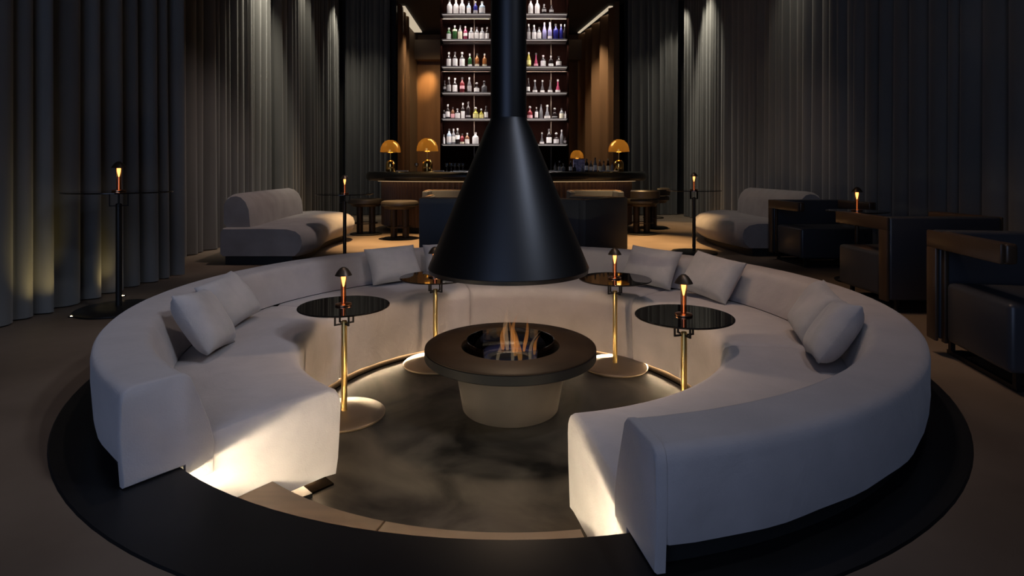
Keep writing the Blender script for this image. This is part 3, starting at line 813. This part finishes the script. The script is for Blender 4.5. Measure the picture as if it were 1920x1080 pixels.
# square tub chairs between pit and bar (origin at footprint centre, open side +Y)
def make_tub():
    t = thing('tub_chair', '', 'armchair')
    W, T, HA = 0.98, 0.10, 0.74
    h = W / 2
    MB().box(-h, h, -h, -h + T, 0.04, HA, 0.012).build('backrest', 'tub_leather', t)
    MB().box(-h, -h + T, -h + T + 0.002, h - 0.06, 0.04, HA, 0.012).build('arm', 'tub_leather', t)
    MB().box(h - T, h, -h + T + 0.002, h - 0.06, 0.04, HA, 0.012).build('arm', 'tub_leather', t)
    MB().box(-h + T + 0.004, h - T - 0.004, -h + T + 0.004, h, 0.04, 0.42, 0.03).build('seat', 'tan_leather', t)
    MB().box(-h + 0.05, h - 0.05, -h + 0.05, h - 0.1, 0.001, 0.04).build('plinth', 'dark_plinth', t, smooth=False)
    rim = MB()
    rim.box(-h + 0.02, h - 0.02, -h + 0.02, -h + T - 0.02, HA, HA + 0.012, 0.004)
    rim.box(-h + 0.02, -h + T - 0.02, -h + T, h - 0.08, HA, HA + 0.012, 0.004)
    rim.box(h - T + 0.02, h - 0.02, -h + T, h - 0.08, HA, HA + 0.012, 0.004)
    rim.build('piping', 'tan_leather', t)
    return t
tub0 = make_tub()
q = 0.98 / 2
tubs = [((0.90, 7.10 + q * 1.414), 45 + 2, 'dark square tub chair turned corner-on, right of the hood'),
        ((-0.72, 7.62 + q), 0, 'dark square tub chair seen from behind, left of the hood'),
        ((1.32, 9.05), 180, 'brown rimmed tub chair against the bar front, right of the hood'),
        ((-0.95, 9.15), 180, 'brown rimmed tub chair against the bar front, left of the hood')]
for i, ((x, y), rz, lab) in enumerate(tubs):
    o = tub0 if i == 0 else copy_tree(tub0)
    o.location = (x, y, 0); o.rotation_euler = (0, 0, R(rz))
    if i >= 2: o.scale = (0.84, 0.60, 1.06)
    tag(o, lab, 'armchair', 'tub chairs by the bar')

# ------------------------------------------------------------------ the bar
BX, BY = -0.07, 11.20
def superell(a, b, n, e=2.5, wob=0.0, per=0):
    out = []
    for i in range(n):
        t = 2 * PI * i / n
        c, s_ = math.cos(t), math.sin(t)
        x = a * abs(c) ** (2 / e) * (1 if c >= 0 else -1); y = b * abs(s_) ** (2 / e) * (1 if s_ >= 0 else -1)
        out.append((x, y))
    return out
def ring_slab(outer_fn, inner_fn, prof, n):
    """prof: (blend 0 outer..1 inner, inset, z)"""
    vs, fs = [], []
    O = outer_fn; I = inner_fn
    p = len(prof)
    for i in range(n):
        o_, in_ = Vector(O[i]), Vector(I[i])
        d = (in_ - o_).normalized()
        for (which, ins, z) in prof:
            q_ = (o_ + d * ins) if which == 0 else (in_ - d * ins)
            vs.append((q_.x, q_.y, z))
    for i in range(n):
        j = (i + 1) % n
        for k in range(p):
            w = (k + 1) % p
            fs.append((i * p + k, j * p + k, j * p + w, i * p + w))
    return vs, fs
bar = thing('bar_counter', 'long black oval bar counter with rounded edge and brown slatted front', 'bar counter', (BX, BY, 0))
ZB = 1.095
v, f = ring_slab(superell(2.68, 1.50, 96), superell(1.98, 0.86, 96), [(0, 0.05, ZB), (0, 0.015, ZB - 0.03), (0, 0.0, ZB - 0.08), (0, 0.012, ZB - 0.14), (0, 0.05, ZB - 0.17), (1, 0.0, ZB - 0.17), (1, 0.0, ZB)], 96)
mesh_obj('counter_top', v, f, 'bar_slab', bar, sharp=60)
nsl = 150
body_o = superell(2.40, 1.22, nsl * 4); body_i = superell(2.0, 0.88, nsl * 4)
body_o = [(x * (1.0 if (i // 2) % 2 == 0 else 0.988), y * (1.0 if (i // 2) % 2 == 0 else 0.978)) for i, (x, y) in enumerate(body_o)]
v, f = ring_slab(body_o, body_i, [(0, 0, ZB - 0.172), (0, 0, 0.10), (1, 0.0, 0.10), (1, 0.0, ZB - 0.172)], nsl * 4)
sp = mesh_obj('slatted_front', v, f, 'bar_slat', bar, smooth=False)
v, f = ring_slab(superell(2.30, 1.12, 96), superell(2.05, 0.92, 96), [(0, 0, 0.10), (0, 0, 0.001), (1, 0.0, 0.001), (1, 0.0, 0.10)], 96)
mesh_obj('plinth', v, f, 'dark_plinth', bar, smooth=False)

v, f = ring_slab(superell(2.47, 1.29, 96), superell(2.44, 1.26, 96), [(0, 0, ZB - 0.1715), (0, 0, ZB - 0.180), (1, 0.0, ZB - 0.180), (1, 0.0, ZB - 0.1715)], 96)
mesh_obj('light_strip', v, f, 'bar_led', bar, smooth=False)

# stools
def make_stool(back=False):
    t = thing('bar_stool', '', 'stool')
    MB().lathe([(0, 0.53), (0.27, 0.53), (0.30, 0.545), (0.305, 0.58), (0.29, 0.612), (0.25, 0.622), (0, 0.625)], 40).build('seat', 'stool_leather', t)
    MB().lathe([(0, 0.49), (0.24, 0.49), (0.26, 0.528), (0, 0.529)], 32).build('seat_pan', 'stool_bronze', t)
    for s_ in (-1, 1):
        MB().lathe([(0, 0.02), (0.055, 0.02), (0.055, 0.49), (0, 0.49)], 20, (s_ * 0.105, 0, 0)).build('leg', 'stool_bronze', t)
    MB().lathe([(0, 0.001), (0.27, 0.001), (0.275, 0.012), (0.26, 0.022), (0, 0.024)], 40).build('base', 'black_metal', t)
    MB().ring([(0.185, 0.19), (0.185, 0.205), (0.20, 0.205), (0.20, 0.19)], 40, (0, 0, 0), 0, 2 * PI, full=True).build('footrest', 'stool_bronze', t)
    if back:
        pr = [(0.24, 0.63), (0.235, 0.72), (0.25, 0.765), (0.29, 0.775), (0.315, 0.75), (0.315, 0.64)]
        MB().ring(pr, 24, (0, 0, 0), R(200), R(340)).build('backrest', 'stool_leather', t)
    return t
st0 = make_stool(); st1 = make_stool(True)
stl = [(st0, False, (-2.52, 10.05), 10, 'dark round bar stool at the left end of the bar'),
       (st0, True, (-1.80, 9.38), -15, 'tan topped round bar stool left of the tub chairs'),
       (st1, False, (2.30, 10.10), 20, 'dark round bar stool with a low curved back, right of the bar'),
       (st1, True, (2.78, 11.2), 70, 'low-backed bar stool behind the right end of the bar')]
for (src, cp, (x, y), rz, lab) in stl:
    o = copy_tree(src) if cp else src
    o.location = (x, y, 0); o.rotation_euler = (0, 0, R(rz))
    tag(o, lab, 'stool', 'bar stools')

# bell lamps on the bar
def make_bell():
    t = thing('bell_lamp', '', 'lamp')
    MB().lathe([(0, 0.0), (0.082, 0.0), (0.085, 0.004), (0.085, 0.13), (0.078, 0.165), (0.055, 0.195), (0.02, 0.208), (0, 0.209)], 36).build('base', 'gold', t)
    MB().lathe([(0.007, 0.205), (0.007, 0.40), (0, 0.40)], 12).build('stem', 'brass', t)
    MB().lathe([(0.180, 0.345), (0.182, 0.36), (0.172, 0.43), (0.145, 0.495), (0.095, 0.545), (0.04, 0.566), (0, 0.568)], 40).build('shade', 'gold_glass', t)
    MB().lathe([(0, 0.36), (0.03, 0.37), (0.045, 0.40), (0.03, 0.43), (0, 0.44)], 16).build('bulb', 'bell_bulb', t)
    return t
bell0 = make_bell()
bells = [((-2.16, 10.38), 1.0, 'brass dome lamp at the left end of the bar'), ((-1.47, 10.20), 1.04, 'brass dome lamp before the orange wall, left of the bottle tower'),
         ((1.42, 12.28), 0.80, 'small brass dome lamp standing behind the bottles right of the tower'), ((1.95, 10.36), 1.02, 'brass dome lamp at the right end of the bar')]
for i, ((x, y), s_, lab) in enumerate(bells):
    o = bell0 if i == 0 else copy_tree(bell0)
    o.location = (x, y, ZB); o.scale = (s_, s_, s_)
    tag(o, lab, 'lamp', 'brass dome lamps on the bar')
for k, (x, y, w, lab) in enumerate(((-1.90, 10.12, 0.20, 'pale stone tray on the bar beside the leftmost dome lamp'), (-1.25, 10.02, 0.18, 'pale stone tray on the bar beside the second dome lamp'),
                                    (-0.86, 9.96, 0.26, 'pale stone tray on the bar just left of the hood'), (0.78, 9.97, 0.22, 'pale stone tray on the bar just right of the hood'), (1.72, 10.10, 0.30, 'pale stone tray on the bar beside the rightmost dome lamp'))):
    tag(MB().box(-w / 2, w / 2, -0.07, 0.07, 0, 0.018, 0.005).build('serving_tray', 'pale_stone', loc=(x, y, ZB)), lab, 'tray', 'pale trays on the bar')

# ------------------------------------------------------------------ bottle tower
TY = 11.30                       # front plane of the shelves
def zrow(y): return CAMH + (HORIZ - y) / FPX * TY
def xcol(x, Y=TY): return (x - 957.0) / FPX * Y
X0, X1 = xcol(828), xcol(1064)
tw = thing('bottle_tower', 'tall dark wood bottle display with six lit glass shelves above the bar', 'shelving', (0, 0, 0))
MB().box(X0, X1, TY + 0.36, TY + 0.40, 0.001, ZC - 0.01).build('back_panel', 'tower_wood', tw, smooth=False)
for (xa, lab) in ((X0 - 0.03, 0), (X1, 1)):
    MB().box(xa, xa + 0.03, TY + 0.02, TY + 0.40, 0.001, ZC - 0.01).build('side_panel', 'tower_wood', tw, smooth=False)
MB().box(X0 + 0.001, X1 - 0.001, TY + 0.02, TY + 0.358, 0.002, 1.02).build('cabinet', 'tower_wood', tw, smooth=False)
SH = [25, 73, 124, 173, 222, 270]
for k, y in enumerate([-24] + SH):
    z = zrow(y)
    s_ = MB().box(X0 + 0.001, X1 - 0.001, TY, TY + 0.358, z - 0.022, z, 0.002).build('shelf', 'shelf_glass', tw)
    if k:
        pass
    MB().box(X0 + 0.02, X1 - 0.02, TY + 0.004, TY + 0.016, z - 0.029, z - 0.0225).build('shelf_light', 'shelf_led', s_, smooth=False)
    for (xa, xb) in ((X0 + 0.02, xcol(917)), (xcol(986), X1 - 0.02)):
        if k: light('shelf_lamp', 'AREA', ((xa + xb) / 2, TY - 0.03, z + 0.40), 6.0, (1.0, 0.90, 0.84), ((xa + xb) / 2, TY + 0.14, z + 0.08), xb - xa, size_y=0.02)
    if 1 <= k <= 3:
        MB().box(X0 + 0.001, X1 - 0.001, TY + 0.01, TY + 0.022, z - 0.110, z - 0.103).build('rail', 'dark_bronze', s_, smooth=False)
for xm in (X0 + 0.62, X1 - 0.30):
    MB().box(xm - 0.008, xm + 0.008, TY + 0.30, TY + 0.345, 1.03, ZC - 0.02).build('upright', 'dark_bronze', tw, smooth=False)

BCOL = {'clear': (0.16, 0.16, 0.17), 'white': (0.55, 0.53, 0.52), 'green': (0.03, 0.10, 0.03), 'pink': (0.32, 0.05, 0.10), 'red': (0.16, 0.02, 0.025), 'navy': (0.02, 0.02, 0.16), 'lav': (0.30, 0.28, 0.48),
        'dark': (0.015, 0.010, 0.010), 'amber': (0.28, 0.10, 0.03), 'yellow': (0.32, 0.28, 0.05), 'grey': (0.09, 0.085, 0.09), 'ice': (0.34, 0.42, 0.50), 'brown': (0.14, 0.06, 0.03)}
for k_, c_ in BCOL.items():
    mat('glass_' + k_, c_, 0.16, spec=0.30)
mat('paper_white', (0.85, 0.82, 0.80), 0.6)
mat('paper_cream', (0.72, 0.68, 0.52), 0.6)
mat('paper_grey', (0.40, 0.38, 0.38), 0.6)
mat('paper_yellow', (0.80, 0.74, 0.30), 0.6)
mat('paper_pink', (0.85, 0.45, 0.50), 0.6)
mat('cap_pale', (0.30, 0.285, 0.275), 0.4)
mat('cap_dark', (0.03, 0.025, 0.025), 0.4)
COLN = {'clear': 'clear', 'white': 'white', 'green': 'green', 'pink': 'pink', 'red': 'red', 'navy': 'navy blue', 'lav': 'lavender', 'dark': 'dark', 'amber': 'amber', 'yellow': 'yellow', 'grey': 'grey', 'ice': 'pale blue', 'brown': 'brown'}
LBN = {'w': 'white', 'c': 'cream', 'g': 'grey', 'y': 'yellow', 'p': 'pink', None: None}
LBM = {'w': 'paper_white', 'c': 'paper_cream', 'g': 'paper_grey', 'y': 'paper_yellow', 'p': 'paper_pink'}
ORD = ['first', 'second', 'third', 'fourth', 'fifth', 'sixth', 'seventh', 'eighth', 'ninth', 'tenth', 'eleventh', 'twelfth', 'thirteenth', 'fourteenth', 'fifteenth']
def bottle(loc, h, w, shape, col, lab, lz, label, group, cap='cap_pale'):
    """shape: s standard, t tall slim, d squat decanter, k cone"""
    t = thing('bottle', label, 'bottle', loc, 0.0, group)
    r = w / 2
    if shape == 's': pr = [(0, 0), (r * 0.94, 0), (r, 0.006), (r, h * 0.58), (r * 0.85, h * 0.66), (r * 0.38, h * 0.76), (r * 0.32, h * 0.92), (0, h * 0.92)]
    elif shape == 't': pr = [(0, 0), (r * 0.9, 0), (r, 0.006), (r, h * 0.50), (r * 0.7, h * 0.64), (r * 0.36, h * 0.80), (r * 0.32, h * 0.93), (0, h * 0.93)]
    elif shape == 'd': pr = [(0, 0), (r * 0.95, 0), (r, 0.006), (r, h * 0.46), (r * 0.8, h * 0.56), (r * 0.32, h * 0.64), (r * 0.30, h * 0.78), (0, h * 0.78)]
    else: pr = [(0, 0), (r * 0.95, 0), (r, 0.006), (r * 0.95, h * 0.22), (r * 0.6, h * 0.36), (r * 0.62, h * 0.44), (r * 0.3, h * 0.55), (r * 0.22, h * 0.93), (0, h * 0.93)]
    MB().lathe(pr, 14).build('glass', 'glass_' + col, t, sharp=50)
    top = pr[-1][1]
    if shape == 'd': MB().lathe([(0, top), (r * 0.3, top + 0.003), (r * 0.52, top + h * 0.10), (r * 0.36, h * 0.98), (0, h)], 12).build('stopper', cap, t, sharp=60)
    else: MB().lathe([(r * 0.40, top - h * 0.07), (r * 0.42, h), (0, h)], 12).build('cap', cap, t, sharp=60)
    if lab:
        z0, z1 = lz
        rr = r * 1.02
        MB().lathe([(rr, h * z0), (rr, h * z1)], 14).build('label', LBM[lab], t, sharp=60)
    return t
S = 's'
ROWS = [
 # (x px, height px, width px, shape, glass colour, label, label range, cap)
 [[(843, 28, 10, S, 'white', 'w', (.05, .56)), (855, 28, 10, S, 'white', 'w', (.05, .56)), (866.7, 28, 10, S, 'white', 'w', (.05, .56)), (879, 25, 8, S, 'ice', 'w', (.1, .5)), (891.5, 25, 8, S, 'navy', 'g', (.08, .3)), (904, 24, 11, S, 'ice', 'w', (.1, .5))],
  [(995, 29, 9, S, 'white', 'w', (.05, .56)), (1007.5, 29, 9, S, 'white', 'w', (.05, .56)), (1020, 19, 8, S, 'dark', 'g', (.25, .5)), (1034, 18, 8, S, 'dark', 'g', (.25, .5))]],
 [[(841.5, 23, 8.5, S, 'green', 'w', (.05, .5)), (852.7, 27, 8.5, S, 'green', 'c', (.60, .72)), (862.7, 27, 8, S, 'clear', 'c', (.05, .56)), (872.5, 26, 7.5, S, 'pink', 'w', (.28, .5)), (883.7, 23, 9.5, S, 'clear', 'w', (.08, .55)), (894, 24, 9, S, 'clear', 'w', (.08, .55)), (904, 23, 10, S, 'clear', 'w', (.08, .55)), (913.5, 24, 7, S, 'dark', 'w', (.08, .5))],
  [(991.5, 30, 7, 't', 'grey', 'g', (.05, .5)), (1001.5, 28, 8, 't', 'clear', 'w', (.05, .5)), (1010.8, 24, 8, S, 'clear', 'w', (.08, .56)), (1021, 33, 8, 't', 'lav', None, (.0, .5)), (1031, 33, 8, 't', 'lav', 'w', (.06, .2)), (1042, 30, 10, S, 'navy', None, (0, .5)), (1052, 30, 7, S, 'navy', None, (0, .5)), (1060.5, 29, 6, 't', 'dark', None, (0, .5))]],
 [[(841.5, 28, 9, S, 'dark', 'w', (.05, .54), 'cap_pale'), (853.3, 28, 9, S, 'dark', 'w', (.05, .54)), (866.5, 28, 9.5, S, 'dark', 'w', (.05, .54)), (881, 25, 8, S, 'green', 'w', (.03, .18)), (894.5, 25, 8, S, 'amber', 'c', (.03, .20)), (908.5, 25, 8.5, S, 'amber', 'c', (.03, .20))],
  [(991.5, 28, 8, 't', 'yellow', 'y', (.15, .45)), (1005, 26, 8, 'k', 'pink', 'p', (.05, .21)), (1018.5, 22, 9.5, S, 'dark', 'w', (.06, .52)), (1033, 21, 9, S, 'dark', 'w', (.05, .28)), (1047.5, 20, 10, S, 'dark', 'w', (.12, .5))]],
 [[(831.5, 23, 6, S, 'dark', 'g', (.3, .5)), (841.8, 29, 8, 't', 'dark', 'g', (.1, .5)), (853, 28, 9, S, 'dark', 'w', (.08, .52)), (866.7, 29, 9, S, 'red', 'p', (.25, .45)), (880, 29, 8, 't', 'grey', 'g', (.1, .45)), (893.7, 20, 10, 'd', 'dark', 'w', (.10, .45)), (908, 23, 10.5, 'd', 'grey', None, (0, .4))],
  [(990.5, 28, 6, 't', 'dark', 'w', (.12, .4)), (1003, 24, 8.5, 'k', 'grey', 'w', (.04, .2)), (1017, 24, 8, 'k', 'grey', 'w', (.04, .2)), (1031.5, 24, 8.5, 'k', 'grey', 'w', (.04, .2)), (1046, 25, 9, 'k', 'pink', 'w', (.04, .2))]],
 [[(831, 16, 4.5, S, 'dark', 'w', (.1, .55)), (839.5, 27, 8.5, S, 'dark', 'w', (.12, .5)), (849, 22, 7, S, 'brown', 'p', (.08, .42)), (858, 19, 9, S, 'dark', 'w', (.05, .55)), (868, 30, 7.5, S, 'dark', 'w', (.03, .48)), (878, 32, 8.5, S, 'dark', 'g', (.1, .2)), (892, 22, 10, 'd', 'yellow', 'y', (.08, .42)), (902.3, 19, 8.5, 'd', 'yellow', 'y', (.08, .42)), (911.5, 24, 7, S, 'dark', 'w', (.1, .52))],
  [(993.5, 24, 10, 'd', 'red', 'p', (.05, .28)), (1005.8, 22, 6, S, 'dark', 'w', (.1, .6)), (1014.5, 27, 6.5, 't', 'clear', None, (0, .5)), (1026, 26, 11, 'k', 'clear', 'w', (.03, .2)), (1040, 21, 10, 'd', 'dark', 'g', (.12, .22)), (1053, 20, 8.5, S, 'clear', 'c', (.05, .5)), (1062, 14, 4, S, 'white', 'w', (.05, .55))]],
 [[(831.2, 18, 4, S, 'white', 'w', (.05, .55)), (842, 29, 9, S, 'ice', 'w', (.1, .5)), (850.4, 29, 7, S, 'clear', 'w', (.12, .5)), (858, 30, 8, S, 'dark', 'w', (.3, .56)), (866.5, 20, 8, S, 'red', 'c', (.04, .22)), (876, 21, 8, S, 'brown', 'w', (.05, .45)), (891.5, 22, 11.5, S, 'white', 'w', (.05, .56))],
  [(1016, 22, 8, 'k', 'grey', 'w', (.04, .2)), (1029.5, 29, 9.5, S, 'dark', 'w', (.08, .45)), (1043, 22, 10, 'd', 'dark', 'w', (.08, .42)), (1053, 27, 6.5, 't', 'clear', None, (0, .5)), (1061.5, 14, 5, S, 'dark', 'g', (.2, .5))]],
]
SHN = ['topmost', 'second', 'third', 'fourth', 'fifth', 'lowest']
BPX = (TY + 0.10) / FPX
for k, (lf, rg) in enumerate(ROWS):
    z = zrow(SH[k]) + 0.0005
    for side, row in (('left', lf), ('right', rg)):
        n = len(row)
        for i, q_ in enumerate(row):
            x, h, w, sh, col, lb, lz = q_[:7]
            x = min(max(x, 830.6 + w / 2), 1062.0 - w / 2)
            cap = q_[7] if len(q_) > 7 else ('cap_pale' if (i + k) % 3 else 'cap_dark')
            dsc = COLN[col] + ' bottle' + ((', ' + LBN[lb] + ' label') if lb else '')
            lab = '%s, %s on the %s shelf %s of the flue' % (dsc, ORD[i], SHN[k], side)
            bottle((xcol(x, TY + 0.10), TY + 0.10 + 0.012 * math.sin(i * 2.3 + k), z), h * BPX, w * BPX, sh, col, lb, lz, lab, 'bottles on the tower shelves', cap)

# bottles, glasses and a box on the bar top
bar_b = [(1041, 9.98, 17, 5, 't', 'clear', None), (1056, 10.16, 15, 8, 'd', 'clear', None), (1070, 10.22, 20, 6, S, 'dark', 'w'), (1100, 10.10, 24, 7, S, 'dark', 'w'), (1108, 10.25, 20, 7, S, 'grey', 'w'),
         (1077, 10.08, 14, 6, 'd', 'dark', None), (1148, 10.12, 17, 6, S, 'clear', None), (1092, 10.05, 13, 6, 'k', 'clear', None), (1049, 10.25, 20, 6, S, 'dark', 'g'),
         (1116, 10.12, 26, 7, 't', 'clear', 'w'), (1124.5, 10.25, 22, 7, S, 'brown', 'c'), (1132, 10.10, 20, 7, 'd', 'clear', None), (1140, 10.28, 24, 6, 't', 'dark', 'c')]
for i, (x, Y, h, w, sh, col, lb) in enumerate(sorted(bar_b)):
    s_ = Y / FPX
    bottle((xcol(x, Y), Y, ZB), h * s_, w * s_, sh, col, lb, (.1, .45), '%s bottle standing on the bar right of the hood, %s from the left' % (COLN[col], ORD[i]), 'bottles on the bar', 'cap_pale' if i % 2 else 'cap_dark')
pb = thing('printed_box', 'purple patterned box standing on the bar below the small dome lamp', 'box', (xcol(1086, 10.3), 10.34, ZB))
MB().box(-0.10, 0.10, -0.06, 0.06, 0, 0.20, 0.004).build('carton', 'purple_print', pb)
MB().box(-0.101, 0.101, -0.061, 0.061, 0.2005, 0.22, 0.004).build('lid', 'glass_lav', pb)
def wineglass(loc, h, r, label):
    t = thing('cocktail_glass', label, 'glass', loc, 0, 'glasses on the bar')
    MB().lathe([(0, 0), (r * 0.8, 0.002), (r * 0.1, 0.008), (r * 0.08, h * 0.5), (0, h * 0.5)], 16).build('stem', 'glass_clear', t)
    MB().lathe([(r * 0.1, h * 0.5), (r * 0.8, h * 0.62), (r, h * 0.8), (r * 0.85, h)], 20).build('bowl', 'clear_glass', t)
for i, (x, Y) in enumerate(((838, 10.22), (846, 10.12), (853, 10.26), (861, 10.14), (868, 10.24), (781, 10.06))):
    wineglass((xcol(x, Y), Y, ZB), 0.15, 0.035, ['leftmost stemmed glass of the row on the bar left of the hood', 'second stemmed glass of the row on the bar left of the hood', 'third stemmed glass of the row on the bar left of the hood',
              'fourth stemmed glass of the row on the bar left of the hood', 'stemmed glass on the bar touching the hood outline on its left', 'single stemmed glass between the two left dome lamps'][i])
